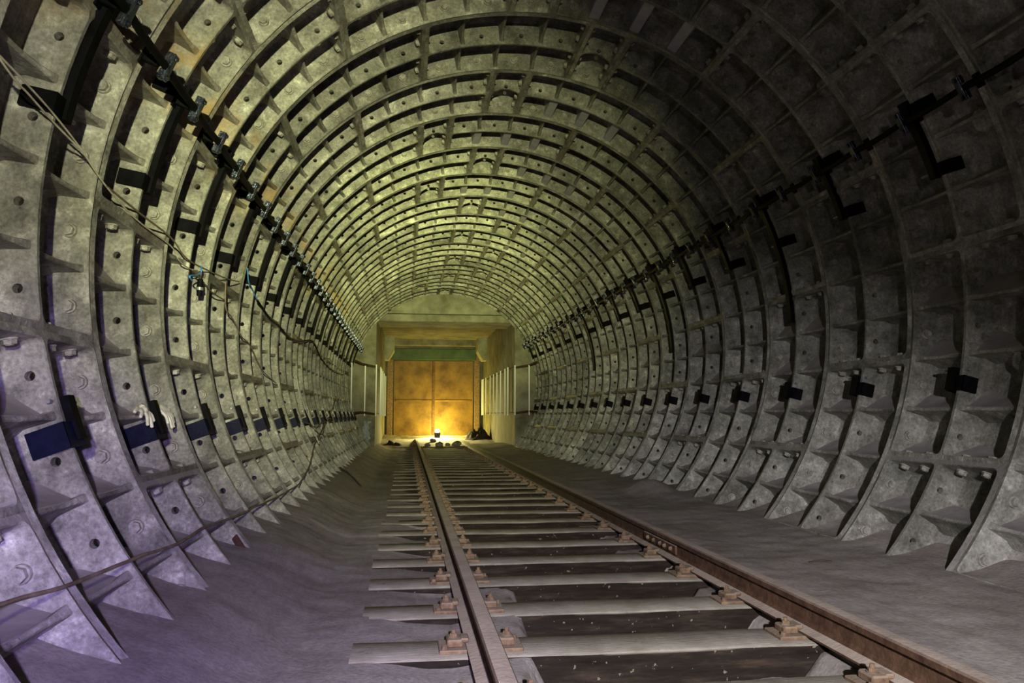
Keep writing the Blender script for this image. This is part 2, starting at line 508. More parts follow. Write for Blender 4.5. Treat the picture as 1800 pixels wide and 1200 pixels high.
def boss_mesh():
    bm = bmesh.new()
    cyl(bm, (0, 0, -0.06), (0, 0, 0.0), 0.085, 0.078, 24)
    cyl(bm, (0, 0, 0.0), (0, 0, 0.012), 0.078, 0.070, 24)
    cyl(bm, (0, 0, 0.0), (0, 0, 0.018), 0.040, 0.036, 20)
    cyl(bm, (0, 0, 0.0), (0, 0, 0.026), 0.026, 0.022, 6)
    return to_mesh(bm, 'round_boss_mesh', [M_IRON], 30)
BOSS = boss_mesh()

def drift_mesh(updir):
    """dust lying on the upper side of the three ribs and of the lower joint flange; updir = +1 when rising angle is up"""
    L = CELL * 4 * RR
    bm = bmesh.new()
    for ri, (y0, y1) in enumerate(((FL, YM - MR), (YM + MR, W - FL))):
        for c in range(0, 5):
            if c == (4 if updir > 0 else 0): continue
            s0 = L * c / 4
            off = LF if c in (0, 4) else 0.012
            prev = None; ny = 8
            for j in range(ny + 1):
                f = j / ny; y = y0 + 0.006 + (y1 - y0 - 0.012) * f
                rnd = noise.noise(Vector((c * 5.1 + ri * 9.3, y * 6, updir)))
                reach = 0.10 + 0.035 * rnd + 0.05 * abs(2 * f - 1) ** 2
                top = 0.062 + 0.010 * rnd if c not in (0, 4) else 0.045 + 0.02 * rnd
                prof = [(0.0, top), (0.35, top + 0.048), (0.7, 0.158), (1.0, 0.206)]
                row = [bm.verts.new(P3(s0 + updir * (off + 0.001 + reach * u), y, d)) for u, d in prof]
                row.append(bm.verts.new(P3(s0 + updir * off * 0.3, y, 0.206)))
                row.append(bm.verts.new(P3(s0 + updir * off * 0.3, y, top + 0.01)))
                if prev:
                    for k in range(6): bm.faces.new((prev[k], prev[(k + 1) % 6], row[(k + 1) % 6], row[k]))
                else: bm.faces.new(row)
                prev = row
            bm.faces.new(prev[::-1])
    return to_mesh(bm, 'dust_drift_mesh', [M_DUST], 50)
M_DUST = m_simple('settled_grey_dust', (0.25, 0.225, 0.222), (0.34, 0.315, 0.312), 7, 0.95, 0.0, 0.4, 0.1)
DRIFT = {1: drift_mesh(1), -1: drift_mesh(-1)}
KEYPOS = {}   # ring index -> offset of the key in cells (0 middle, -2 right, +2 left)
for n in range(-4, 16): KEYPOS[n] = 0
for n in (-4, -2, 0, 2, 8, 10, 12): KEYPOS[n] = -2
for n in (4, 6, 14): KEYPOS[n] = 2
RING0, RING1 = -4, 16
for n in range(RING0, RING1):
    ring = empty('wall_ring', (0, J0 + n * W, AZ))
    k = n - RING0 + 1
    tag(ring, f'grey cast-iron lining ring of the tunnel, {ordinal(RING1 - n)} counted from the end portal', None, None, 'structure')
    near = n < 6
    a0 = GRID0 + CELL * KEYPOS[n]        # start of the key
    parts = [(a0, 1)]
    for i in range(11): parts.append((a0 + CELL * (1 + 4 * i), 4))
    for (a, nc) in parts:
        lo = math.degrees(a) % 360; mid = (lo + nc * 4) % 360
        if 236 < mid < 304: continue      # buried under the floor
        if nc == 1: me = KEY if near else KEYF
        else:
            pad = KEYPOS[n] in (0, 2) and abs(((math.degrees(a0) - 32 - lo) + 180) % 360 - 180) < 2 and n >= 1
            me = (SEGP if pad else SEG) if near else (SEGPF if pad else SEGF)
        sg = link('lining_segment', me, ring)
        sg.rotation_euler = (0, -a, 0)
        if nc == 4 and (188 < mid < 236 or 304 < mid < 352):
            o = link('dust_drift', DRIFT[-1 if mid < 270 else 1], sg); tag(o, kind='stuff')
        if near:
            for fi, M in enumerate(FR4 if nc == 4 else FR1):
                o = link('flange_bolt' if fi < nc else 'joint_bolt', BOLT, sg); o.matrix_local = M
    if n in (0, 1):
        for ang in ((21.8,) if n == 0 else (38.2,)):
            o = link('round_boss', BOSS, ring)
            m = wall_matrix(ang, 0, RR + 0.10); m.col[3][1] = 0.20; m.col[3][2] -= AZ; o.matrix_local = m
    if n == 0:
        o = link('round_boss', BOSS, ring)
        m = wall_matrix(-10.6, 0, RR + 0.10); m.col[3][1] = 0.17; m.col[3][2] -= AZ; o.matrix_local = m

# ------------------------------------------------------------------ floor
def sstep(a, b, x):
    t = max(0.0, min(1.0, (x - a) / (b - a))); return t * t * (3 - 2 * t)
SL0, SLP = 3.37, 0.685
def floor_h(x, y):
    nb = noise.fractal(Vector((x * 1.1, y * 0.8, 0.3)), 0.7, 2.0, 4)
    nf = noise.fractal(Vector((x * 6, y * 6, 5.0)), 0.7, 2.0, 3)
    base = 0.014 * nb + 0.005 * nf
    fillup = sstep(8.0, 20.0, y)
    pit = -0.33 + 0.13 * fillup + 0.02 * nb
    k = math.floor((y - SL0) / SLP)
    r1 = noise.noise(Vector((k * 3.7, 1.0, 0))) ; r2 = noise.noise(Vector((k * 2.9, 8.0, 0)))
    near = 1 - sstep(4.5, 6.5, y)
    xa = -0.62 + 0.55 * near * max(0.0, 0.35 + r1) + 0.10 * nb
    xb = 0.80 - 0.50 * max(0.0, r2 + 0.02) + 0.06 * nb
    # across the track, from the left wall to the right wall
    left = -0.178 + 0.012 * r1 + 0.22 * sstep(-1.45, -2.05, x) + 0.12 * sstep(-1.95, -2.4, x)
    hol = 0.055 * sstep(-1.18, -0.85, x) * (1 - sstep(-0.8, -0.6, x)) * max(0.0, 0.5 + r2)
    left -= hol
    right = -0.035 + 0.035 * sstep(1.2, 2.0, x) + 0.10 * sstep(1.95, 2.4, x)
    h = left
    if x > xa - 0.15: h = left + (pit - left) * sstep(xa - 0.05, xa + 0.02 + 0.02 * nf, x)
    if x > 0.2: h = h + (-0.215 - h) * sstep(xb - 0.04, xb + 0.06, x)
    h = h + (right - h) * sstep(0.885, 0.915, x)
    h += 0.13 * math.exp(-((x - 1.78) / 0.22) ** 2 - ((y - 8.7) / 0.5) ** 2)
    if x > -0.6 and x < 0.8: base *= 0.6
    end = sstep(24.2, 24.8, y)
    return (h + base) * (1 - end) + (-0.13 + 0.19 * sstep(25.5, 30.3, y) + base * 2 + 0.05 * sstep(1.0, 2.0, abs(x))) * end
xs = [-2.45 + i * 0.045 for i in range(110)]
ys = []
y = -0.5
while y < 31.0:
    ys.append(y); y += 0.035 if y < 9 else (0.07 if y < 16 else 0.14)
bm = bmesh.new()
grid = [[bm.verts.new((x, y, floor_h(x, y))) for x in xs] for y in ys]
for r0, r1 in zip(grid[:-1], grid[1:]):
    for i in range(len(xs) - 1): bm.faces.new((r0[i], r0[i + 1], r1[i + 1], r1[i]))
fl = link('floor', to_mesh(bm, 'floor', [M_FLOOR], 60))
tag(fl, 'dried grey-brown mud floor on both sides of the track', None, None, 'structure')

# ------------------------------------------------------------------ sleepers
XL, XR = -0.688, 0.872
def sleeper_mesh(seed):
    rnd = random.Random(seed)
    bm = bmesh.new()
    nx = 16
    x0, x1 = -1.235, 1.42
    prof = [(0.0, -0.24), (0.0, -0.022), (0.004, -0.008), (0.018, 0.0), (0.272, 0.0), (0.286, -0.008), (0.29, -0.022), (0.29, -0.24)]
    rows = []
    for i in range(nx + 1):
        x = x0 + (x1 - x0) * i / nx
        dy = 0.006 * noise.noise(Vector((x * 3, seed, 0))); dz = 0.004 * noise.noise(Vector((x * 3, seed, 7)))
        rows.append([bm.verts.new((x, yy + dy * (1 if yy < .1 else 0.6) + rnd.uniform(-.002, .002), zz + dz)) for yy, zz in prof])
    for a, b in zip(rows[:-1], rows[1:]):
        for k in range(len(prof)): bm.faces.new((a[k], b[k], b[(k + 1) % len(prof)], a[(k + 1) % len(prof)]))
    bm.faces.new(rows[0]); bm.faces.new(rows[-1][::-1])
    return to_mesh(bm, 'timber_sleeper_mesh', [M_SLEEP], 40)
SLM = [sleeper_mesh(s) for s in range(5)]
sleepers = []
for i in range(33):
    k = i - 2
    o = link('timber_sleeper', SLM[i % 5])
    o.location = (random.uniform(-.02, .02), SL0 + SLP * k + random.uniform(-.015, .015), -0.170)
    o.rotation_euler = (0, 0, random.uniform(-0.006, 0.006))
    sleepers.append(o)
    tag(o, f'dusty dark timber sleeper across the track, {ordinal(i + 1)} from the camera', 'sleeper', 'timber sleepers under the rails')

# ------------------------------------------------------------------ rails
def rail_mesh(name, y0, y1):
    pr = [(-0.066, -0.152), (0.066, -0.152), (0.066, -0.143), (0.020, -0.128), (0.009, -0.110), (0.009, -0.048), (0.034, -0.036),
          (0.0365, -0.010), (0.030, -0.002), (0.0, 0.0), (-0.030, -0.002), (-0.0365, -0.010), (-0.034, -0.036), (-0.009, -0.048),
          (-0.009, -0.110), (-0.020, -0.128), (-0.066, -0.143)]
    bm = bmesh.new()
    n = max(2, int((y1 - y0) / 0.5))
    rows = []
    for i in range(n + 1):
        y = y0 + (y1 - y0) * i / n
        rows.append([bm.verts.new((px, y, pz)) for px, pz in pr])
    for a, b in zip(rows[:-1], rows[1:]):
        for k in range(len(pr)): bm.faces.new((a[k], b[k], b[(k + 1) % len(pr)], a[(k + 1) % len(pr)]))
    bm.faces.new(rows[0]); bm.faces.new(rows[-1][::-1])
    return to_mesh(bm, name, [M_RUST], 30)
YJ = 5.62
o = link('rail', rail_mesh('rail_mesh', -0.4, 30.2)); o.location.x = XL
tag(o, 'rusty steel rail with a dusty head, left one of the track', 'rail', 'rails of the track')
o = link('rail', rail_mesh('rail_mesh', -0.4, YJ - 0.006)); o.location.x = XR
tag(o, 'short near length of the right rail, ending at the bolted joint', 'rail', 'rails of the track')
o2 = link('rail', rail_mesh('rail_mesh', YJ + 0.006, 28.6)); o2.location.x = XR
tag(o2, 'long far length of the right rail, running to the lit gate', 'rail', 'rails of the track')
fe = empty('rail_joint', (XR, YJ, 0)); tag(fe, 'bolted fishplate joint in the web of the right rail', 'rail joint')
for sx in (-1, 1):
    bm = bmesh.new(); box(bm, (sx * 0.024 - 0.008, -0.36, -0.112), (sx * 0.024 + 0.008, 0.36, -0.050), 0.004)
    link('fishplate', to_mesh(bm, 'fishplate', [M_RUST], 30), fe)
bmb = bmesh.new(); bolt_geo(bmb, Matrix.Identity(4), 0.014, 0.017, 0.018); FB = to_mesh(bmb, 'fish_bolt', [M_RUSTD], 40)
for j, yy in enumerate((-0.28, -0.15, -0.05, 0.1, 0.24)):
    b = link('fish_bolt', FB, fe); b.matrix_local = frame(Vector((-0.033, yy, -0.08)), Vector((-1, 0, 0)), Vector((0, 1, 0)))

# ------------------------------------------------------------------ rail fastenings
def fast_parts():
    bm = bmesh.new(); box(bm, (-0.185, -0.085, 0.0), (0.185, 0.085, 0.018), 0.004)
    plate = to_mesh(bm, 'base_plate', [M_RUSTD], 30)
    bm = bmesh.new(); box(bm, (0.052, -0.045, 0.036), (0.092, 0.045, 0.056), 0.006); box(bm, (0.078, -0.050, 0.017), (0.150, 0.050, 0.052), 0.007)
    clip = to_mesh(bm, 'clip', [M_RUSTD], 30)
    bm = bmesh.new(); bolt_geo(bm, Matrix.Translation((0.118, 0.0, 0.051)), 0.019, 0.025, 0.018); cyl(bm, (0.118, 0, 0.05), (0.118, 0, 0.084), 0.010, n=8)
    bolt = to_mesh(bm, 'bolt', [M_RUSTD], 40)
    bm = bmesh.new(); cyl(bm, (0.160, 0.062, 0.014), (0.160, 0.062, 0.034), 0.017, 0.013, 8)
    spike = to_mesh(bm, 'spike', [M_RUSTD], 40)
    return plate, clip, bolt, spike
FPL, FCL, FBO, FSP = fast_parts()
for i, s in enumerate(sleepers):
    yc = s.location.y + 0.145
    for side, xr in (('left', XL), ('right', XR)):
        e = empty('rail_fastening', (xr, yc, -0.172))
        tag(e, f'rusty plate and clips holding the {side} rail on the {ordinal(i + 1)} sleeper', 'rail clamp', f'fastenings along the {side} rail')
        link('base_plate', FPL, e)
        for q in (0, 1):
            for nm, me in (('clip', FCL), ('bolt', FBO), ('spike', FSP)):
                c = link(nm, me, e); c.rotation_euler = (0, 0, PI * q)

# ------------------------------------------------------------------ cable lines, clamps and brackets on the walls
CAB_R = RR - 0.12
ANG_L, ANG_R = 157.4, 26.5
def cable(ang, label):
    bm = bmesh.new()
    pts = []
    y = -0.4
    while y <= 21.3:
        t = (y - J0) / (W / 2) % 1.0
        sag = 0.012 * math.sin(PI * t)
        p = wall_pt(ang, y, CAB_R + 0.0); p.z -= sag
        pts.append(p); y += W / 8
    tube_pts(bm, pts, 0.020, 10)
    o = link('wall_cable', to_mesh(bm, 'wall_cable', [M_RUBBER], 50)); tag(o, label, 'cable', 'cable runs on the walls')
    return o
cable(ANG_L, 'thick black cable clamped high along the left wall')
cable(ANG_R, 'thick black cable clamped high along the right wall')

def holder_mesh():
    bm = bmesh.new()
    box(bm, (-0.074, -0.022, 0.014), (0.074, 0.022, 0.030), 0.004)
    box(bm, (-0.074, -0.020, -0.016), (-0.022, 0.020, 0.015), 0.004)
    box(bm, (0.022, -0.020, -0.016), (0.074, 0.020, 0.015), 0.004)
    for x in (-0.055, 0.055):
        cyl(bm, (x, 0, 0.028), (x, 0, 0.040), 0.014, 0.012, 6)
    return to_mesh(bm, 'cable_clamp_mesh', [M_CLAMP], 35)
HOLD = holder_mesh()
def stem_mesh(z0, z1):
    bm = bmesh.new()
    box(bm, (-0.022, -0.018, z0), (0.022, 0.018, z1), 0.003)
    box(bm, (-0.045, -0.030, z0), (0.045, 0.030, z0 + 0.012), 0.003)
    return to_mesh(bm, 'stand_off', [M_BLACK], 30)
STEM = stem_mesh(-0.125, -0.035)

def clamp_mesh(mat, w=0.044, zdeep=0.130):
    bm = bmesh.new()
    box(bm, (-w, -0.058, -zdeep), (w, -0.046, 0.016), 0.002)
    box(bm, (-w, -0.058, 0.004), (w, 0.100, 0.016), 0.002)
    box(bm, (-w, 0.090, -0.065), (w, 0.100, 0.016), 0.002)
    return to_mesh(bm, 'clamp_plate_mesh', [mat], 30)
CLB = clamp_mesh(M_BLACK); CLN = clamp_mesh(M_NAVY, 0.056, 0.138); CLS = clamp_mesh(M_BLACK, 0.050, 0.085)
bm = bmesh.new(); cyl(bm, (0, 0.100, -0.02), (0, 0.116, -0.02), 0.018, n=6); cyl(bm, (0, -0.05, -0.02), (0, 0.21, -0.02), 0.0095, n=8)
PIN = to_mesh(bm, 'pin_mesh', [M_PIN], 40)

def arm_mesh(d0, d1, name):
    """curved flat bar along the middle rib, from angle offset d0 to d1 (degrees) about the frame at offset 0"""
    bm = bmesh.new()
    prev = None
    n = max(3, int(abs(d1 - d0) / 1.5))
    for i in range(n + 1):
        a = math.radians(d0 + (d1 - d0) * i / n)
        row = []
        for (dr, yy) in ((-0.050, 0.026), (-0.050, 0.088), (0.030, 0.088), (0.030, 0.026)):
            r = RR - dr
            row.append(bm.verts.new((r * math.sin(a), yy, RR - r * math.cos(a))))
        if prev:
            for k in range(4): bm.faces.new((prev[k], row[k], row[(k + 1) % 4], prev[(k + 1) % 4]))
        else: bm.faces.new(row)
        prev = row
    bm.faces.new(prev[::-1])
    return to_mesh(bm, name, [M_BLACK], 40)

def holder_at(ang, y, parent, M0inv):
    h = link('cable_clamp', HOLD, parent); h.matrix_local = M0inv @ wall_matrix(ang, y, CAB_R)
    return h

ARM_L = arm_mesh(-2.5, 12.6, 'arm'); ARM_R = arm_mesh(2.8, -9.6, 'arm'); ARM_RL = arm_mesh(2.8, -25.5, 'arm')
for n in range(-2, 16):
    y = J0 + n * W
    for side, ang in (('left', ANG_L), ('right', ANG_R)):
        if n >= -1:
            m0 = wall_matrix(ang, y)
            e = empty('cable_clamp', m=m0)
            tag(e, f'dark steel clamp gripping the {side} cable at the {ordinal(n + 2)} ring joint from the camera', 'cable clamp', f'cable clamps along the {side} wall')
            h = link('strap', HOLD, e); h.matrix_local = m0.inverted() @ wall_matrix(ang, y, CAB_R)
            s = link('stand_off', STEM, e); s.matrix_local = m0.inverted() @ wall_matrix(ang, y, CAB_R)
        # bracket on the middle rib
        ym = y + YM
        m0 = wall_matrix(ang, ym); inv = m0.inverted()
        e = empty('cable_bracket', m=m0)
        tag(e, f'black curved bracket carrying the {side} cable on the {ordinal(n + 3)} ring from the camera', 'bracket', f'cable brackets along the {side} wall')
        h = link('strap', HOLD, e); h.matrix_local = inv @ wall_matrix(ang, ym, CAB_R)
        s = link('stand_off', STEM, e); s.matrix_local = inv @ wall_matrix(ang, ym, CAB_R)
        if side == 'left':
            link('arm', ARM_L, e)
            cl = [(ang + 11.6, CLB)] + ([(ang - 1.0, CLB)] if n < 6 else [])
        else:
            link('arm', ARM_RL if n in (2, 5, 9) else ARM_R, e)
            cl = [(ang + 1.0, CLB), (ang - 8.6, CLB)]
        for ca, me in cl:
            c = link('clamp_plate', me, e); c.matrix_local = inv @ wall_matrix(ca, ym)
        pa = ang + 11.6 if side == 'left' else ang - 8.6
        p = link('pin', PIN, e); p.matrix_local = inv @ wall_matrix(pa, ym)
        # lower bracket
        if side == 'left':
            top, bot, me = 197.3, 200.7, CLN
        else:
            top, bot, me = -11.9, -14.0, CLS
        m1 = wall_matrix(bot, ym); inv = m1.inverted()
        e = empty('rib_clamp', m=m1)
        tag(e, (f'navy steel clamp low on the left wall, on the {ordinal(n + 3)} ring from the camera' if side == 'left' else
                f'small black clamp low on the right wall, on the {ordinal(n + 3)} ring from the camera'), 'clamp', f'low clamps along the {side} wall')
        link('clamp_plate', me, e)
        a = link('strap', arm_mesh((top - bot) * 1.1, (0.6 if side == 'left' else -1.0), 'strap') if n == -2 else bpy.data.meshes['strap_' + side], e)
        if n == -2: a.data.name = 'strap_' + side
        p = link('pin', PIN, e); p.matrix_local = inv @ wall_matrix(top, ym)

# ------------------------------------------------------------------ end portal, chamber and gate
PY, GY = 21.56, 30.8
PXL, PXR, PZT = -1.90, 1.99, 3.70
# portal face: disc segment around the opening
bm = bmesh.new()
def ring_pt(a, y): return (2.9 * math.cos(a), y, AZ + 2.9 * math.sin(a))
def face_prism(bm, poly, y0, y1):
    a = [bm.verts.new((x, y0, z)) for x, z in poly]; b = [bm.verts.new((x, y1, z)) for x, z in poly]
    bm.faces.new(a); bm.faces.new(b[::-1])
    for i in range(len(poly)): bm.faces.new((a[i], b[i], b[(i + 1) % len(poly)], a[(i + 1) % len(poly)]))
box(bm, (-3.0, PY, -0.6), (PXL, PY + 0.6, 4.8)); o = link('wall_left', to_mesh(bm, 'wall_left', [M_PORT]))
tag(o, 'stained concrete pier left of the end chamber', None, None, 'structure')
bm = bmesh.new(); box(bm, (PXR, PY, -0.6), (3.0, PY + 0.6, 4.8)); o = link('wall_right', to_mesh(bm, 'wall_right', [M_PORT]))
tag(o, 'stained concrete pier right of the end chamber', None, None, 'structure')
bm = bmesh.new(); box(bm, (PXL, PY, PZT), (PXR, PY + 0.36, 4.8)); o = link('trim_1', to_mesh(bm, 'trim_1', [M_PORT]))
tag(o, 'pale concrete lintel over the end chamber', None, None, 'structure')
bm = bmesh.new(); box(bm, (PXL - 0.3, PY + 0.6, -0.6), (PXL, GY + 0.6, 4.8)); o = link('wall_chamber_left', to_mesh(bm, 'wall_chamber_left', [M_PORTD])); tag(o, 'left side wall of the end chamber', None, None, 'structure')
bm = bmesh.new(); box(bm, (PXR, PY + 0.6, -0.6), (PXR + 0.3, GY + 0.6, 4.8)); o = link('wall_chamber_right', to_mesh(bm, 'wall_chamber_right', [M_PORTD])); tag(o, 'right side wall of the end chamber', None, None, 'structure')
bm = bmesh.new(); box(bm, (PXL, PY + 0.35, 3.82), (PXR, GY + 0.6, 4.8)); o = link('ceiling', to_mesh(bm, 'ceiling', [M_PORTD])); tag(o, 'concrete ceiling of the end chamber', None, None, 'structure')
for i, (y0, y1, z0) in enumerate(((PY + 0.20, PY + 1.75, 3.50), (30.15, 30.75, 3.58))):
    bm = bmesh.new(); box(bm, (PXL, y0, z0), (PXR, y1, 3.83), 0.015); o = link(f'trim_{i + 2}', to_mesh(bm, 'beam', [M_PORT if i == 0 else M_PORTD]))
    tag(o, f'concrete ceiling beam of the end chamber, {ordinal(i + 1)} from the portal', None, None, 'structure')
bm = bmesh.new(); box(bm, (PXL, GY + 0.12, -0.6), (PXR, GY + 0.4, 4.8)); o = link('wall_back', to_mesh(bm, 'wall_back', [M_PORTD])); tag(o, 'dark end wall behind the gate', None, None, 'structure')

# haunches between walls and ceiling inside the portal corners
for sx, x in ((1, PXL), (-1, PXR)):
    bm = bmesh.new(); face_prism(bm, [(x, 2.95), (x + sx * 0.16, 2.95), (x + sx * 0.36, 3.30), (x + sx * 0.36, 3.83), (x, 3.83)], 29.2, 30.15)
    o = link('trim_4' if sx > 0 else 'trim_5', to_mesh(bm, 'haunch', [M_PORT])); tag(o, f"concrete corbel in the {'left' if sx > 0 else 'right'} corner above the gate", None, None, 'structure')

gate = empty('steel_gate', (0, GY, 0)); tag(gate, 'tall rust-brown steel gate lit yellow at the end of the tunnel', 'gate')
def gbox(name, lo, hi, mat, bev=0.01, parent=gate):
    bm = bmesh.new(); box(bm, lo, hi, bev); return link(name, to_mesh(bm, name, [mat]), parent)
lf = gbox('leaf', (-1.56, -0.06, -0.15), (-0.02, 0.05, 3.02), M_DOOR); gbox('leaf_rib', (-1.50, -0.085, 1.40), (-0.06, -0.05, 1.47), M_DOOR, parent=lf)
rf = gbox('leaf', (0.03, -0.06, -0.15), (1.58, 0.05, 3.02), M_DOOR); gbox('leaf_rib', (0.07, -0.085, 1.40), (1.52, -0.05, 1.47), M_DOOR, parent=rf)
gbox('meeting_bar', (-0.05, -0.10, -0.15), (0.05, -0.03, 3.02), M_RUST)
gbox('header', (-1.70, -0.16, 3.04), (1.70, 0.05, 3.50), M_GREEN, 0.02)
gbox('post', (-1.82, -0.14, -0.2), (-1.60, 0.05, 3.30), M_RUSTD); gbox('post', (1.62, -0.14, -0.2), (1.84, 0.05, 3.30), M_RUSTD)
gbox('sill', (-1.6, -0.22, -0.25), (1.6, 0.02, 0.03), M_RUSTD)

# cable racks with white rods beside the gate chamber
def rack(side, rods, zt, zb, xw):
    e = empty('rod_rack', (xw, PY + 1, zb)); inv = Matrix.Translation((-xw, -PY - 1, -zb))
    tag(e, f'rack of upright white rods between two dark bars on the {side} wall by the portal', 'rod rack', 'racks of white rods by the portal')
    sx = 1 if side == 'left' else -1
    def put(name, pts, r, mat, n=8):
        bm = bmesh.new(); tube_pts(bm, pts, r, n); o = link(name, to_mesh(bm, name, [mat], 50), e); o.matrix_local = inv
        return o
    front = PY - 0.05
    for z in (zt, zb):
        put('bar', [(xw - sx * 0.50, front - 0.9, z + (0.10 if z == zt else 0.03)), (xw - sx * 0.35, front - 0.35, z + 0.05), (xw - sx * 0.02, front, z)], 0.032, M_RUST, 6)
        put('bar', [(xw + sx * 0.03, front, z), (xw + sx * 0.03, 30.4, z)], 0.012, M_RUST, 6)
    for (x, y) in rods:
        bend = 0.06 if (side == 'left' and x < -2.5) else 0.0
        put('rod', [(x, y, zb - 0.06), (x - bend * 0.9, y, zb * .66 + zt * .34), (x - bend, y, zb * .4 + zt * .6), (x + bend * .3, y, zt + 0.06)], 0.018, M_WHITE, 10)
rack('right', [(2.33, PY - 0.44), (1.98, PY - 0.10)] + [(1.90, y) for y in (22.4, 23.1, 24.2, 25.2, 26.2, 27.3, 28.8, 29.8, 30.3)], 2.20, 0.92, 1.99)
rack('left', [(-2.50, PY - 0.75), (-2.17, PY - 0.30), (-1.88, PY - 0.10)] + [(-1.80, y) for y in (22.6, 23.4, 24.6, 26.0, 27.8)], 2.19, 0.89, -1.90)

# ------------------------------------------------------------------ the lamp at the gate
lp = empty('work_lamp', (0.10, 28.9, 0.0)); tag(lp, 'glowing yellow work lamp standing on the floor before the gate', 'lamp')
bm = bmesh.new(); box(bm, (-0.13, -0.06, 0.0), (0.13, 0.06, 0.03), 0.008); box(bm, (-0.11, -0.03, 0.03), (0.11, 0.0, 0.22), 0.01)
link('housing', to_mesh(bm, 'housing', [M_BLACK], 40), lp)
ml = NT('lamp_glow'); ml.b.inputs['Emission Color'].default_value = (1.0, 0.80, 0.25, 1); ml.b.inputs['Emission Strength'].default_value = 60
M_GLOW = ml.done((1.0, 0.85, 0.5), 0.5)
bm = bmesh.new(); bmesh.ops.create_uvsphere(bm, u_segments=14, v_segments=10, radius=0.085, matrix=Matrix.Translation((0, 0.06, 0.27)))
link('bulb', to_mesh(bm, 'bulb', [M_GLOW], 60), lp)
pl = bpy.data.lights.new('work_lamp_light', 'POINT'); pl.energy = 420; pl.color = (1.0, 0.84, 0.15); pl.shadow_soft_size = 0.10
po = bpy.data.objects.new('work_lamp_light', pl); po.location = (0.30, 29.75, 0.32); COL.objects.link(po)
spot('work_lamp_spill', (0.12, 28.86, 0.45), (0.15, 28.0, -0.13), 700, (1.0, 0.86, 0.32), 150, 0.6, 0.08)

# ------------------------------------------------------------------ rubble before the gate
def stone_mesh(seed, r):
    bm = bmesh.new(); bmesh.ops.create_icosphere(bm, subdivisions=2, radius=r)
    for v in bm.verts:
        n = noise.fractal(v.co / r * 1.3 + Vector((seed * 7.1, 0, 0)), 0.8, 2.0, 3)
        v.co *= 1 + 0.35 * n
        v.co.z *= 0.7
    return to_mesh(bm, 'stone_mesh', [M_STONE], 25)
for i, (x, y, r, where) in enumerate(((-0.35, 25.2, 0.10, 'just beside the left rail'), (0.02, 25.1, 0.13, 'in the middle of the track'), (0.30, 25.4, 0.09, 'right of the middle of the track'),
                                (0.58, 25.2, 0.15, 'just beside the right rail'), (-0.10, 27.3, 0.12, 'close to the lamp'))):
    o = link('stone', stone_mesh(i, r)); o.location = (x, y, floor_h(x, y) + r * 0.35); o.rotation_euler = (0, 0, i * 1.3)
    tag(o, f'rough stone lying before the lit gate, {where}', 'stone', 'stones before the gate')
def pile(x, y, w, h, seed, label):
    bm = bmesh.new(); n = 22; rows = []
    for i in range(n + 1):
        row = []
        for j in range(n + 1):
            u = i / n * 2 - 1; v = j / n * 2 - 1; d = min(1.0, math.hypot(u, v))
            z = h * (1 - d) ** 0.7 * (0.75 + 0.7 * noise.fractal(Vector((u * 2.5 + seed, v * 2.5, 0)), 0.7, 2.0, 4)) - 0.02
            row.append(bm.verts.new((u * w, v * w * 1.2, z)))
        rows.append(row)
    for a, b in zip(rows[:-1], rows[1:]):
        for j in range(n): bm.faces.new((a[j], b[j], b[j + 1], a[j + 1]))
    o = link('debris_pile', to_mesh(bm, 'debris_pile', [M_DEBRIS], 50)); o.location = (x, y, floor_h(x, y) - 0.02)
    tag(o, label, 'debris', 'debris heaps before the gate')
M_DEBRIS = m_simple('dark_rubbish', (0.012, 0.010, 0.008), (0.05, 0.042, 0.03), 9, 0.95, 0.0, 0.6)
pile(-1.50, 25.6, 0.34, 0.20, 1.0, 'dark low heap of rubbish left of the track before the gate')
pile(1.55, 28.2, 0.50, 0.50, 5.0, 'dark tall heap of rubbish right of the track before the gate')

# ------------------------------------------------------------------ wires on the left wall
def wire(name, pts, rad, mat, label, r=RR - 0.02, wob=0.0, group='loose wires on the left wall', n=6):
    P = smooth_path([wall_pt(a, J0 + q * W, r) for a, q in pts], 6, wob, len(pts))
    bm = bmesh.new(); tube_pts(bm, P, rad, n)
    o = link(name, to_mesh(bm, name, [mat], 60)); tag(o, label, 'wire', group); return o
wire('wire', [(169.2, -1.05), (169.6, -.8), (170.2, -.55), (171.2, -.29), (172.9, .02), (174.1, .45), (174.3, 1.02), (175.5, 1.21), (175.7, 1.43), (175.1, 1.62)], 0.0045, M_WIREW,
     'pale thin wire slanting down the upper left wall from the picture edge to the plug')
wire('wire', [(169.0, -1.05), (170.1, -.85), (170.3, -.75), (170.9, -.53), (171.4, -.24)], 0.0045, M_WIREW, 'short pale wire twisted beside the first clamp plate of the upper left wall')
wire('wire', [(172.9, .02), (173.1, .51), (173.2, 1.0), (174.3, 1.27), (174.5, 1.47), (174.0, 1.85), (173.0, 2.42), (171.9, 2.79)], 0.0055, M_WIREB, 'brown wire drooping over the ribs above the hanging plug')
wire('wire', [(175.6, 1.50), (176.5, 1.84), (177.1, 2.07), (177.1, 2.4)], 0.0055, M_WIREB, 'short brown wire running on just behind the hanging plug')
wire('wire', [(173.7, 2.38), (178.3, 2.47), (179.5, 2.68), (180.6, 2.85), (182.4, 3.07), (183.4, 3.42), (188, 3.9), (190.5, 4.6)], 0.006, M_WIREB, 'brown wire hanging down the middle of the left wall beyond the plug')
wire('wire', [(172.7, 3.58), (173.2, 3.74), (174.7, 4.32), (174.9, 4.85), (176.1, 5.57), (175.5, 6.4), (172.3, 7.75), (176.0, 9.0), (178.0, 11.0), (176.5, 13.5)], 0.013, M_RUBBER, 'black cable sagging along the middle of the left wall towards the portal')
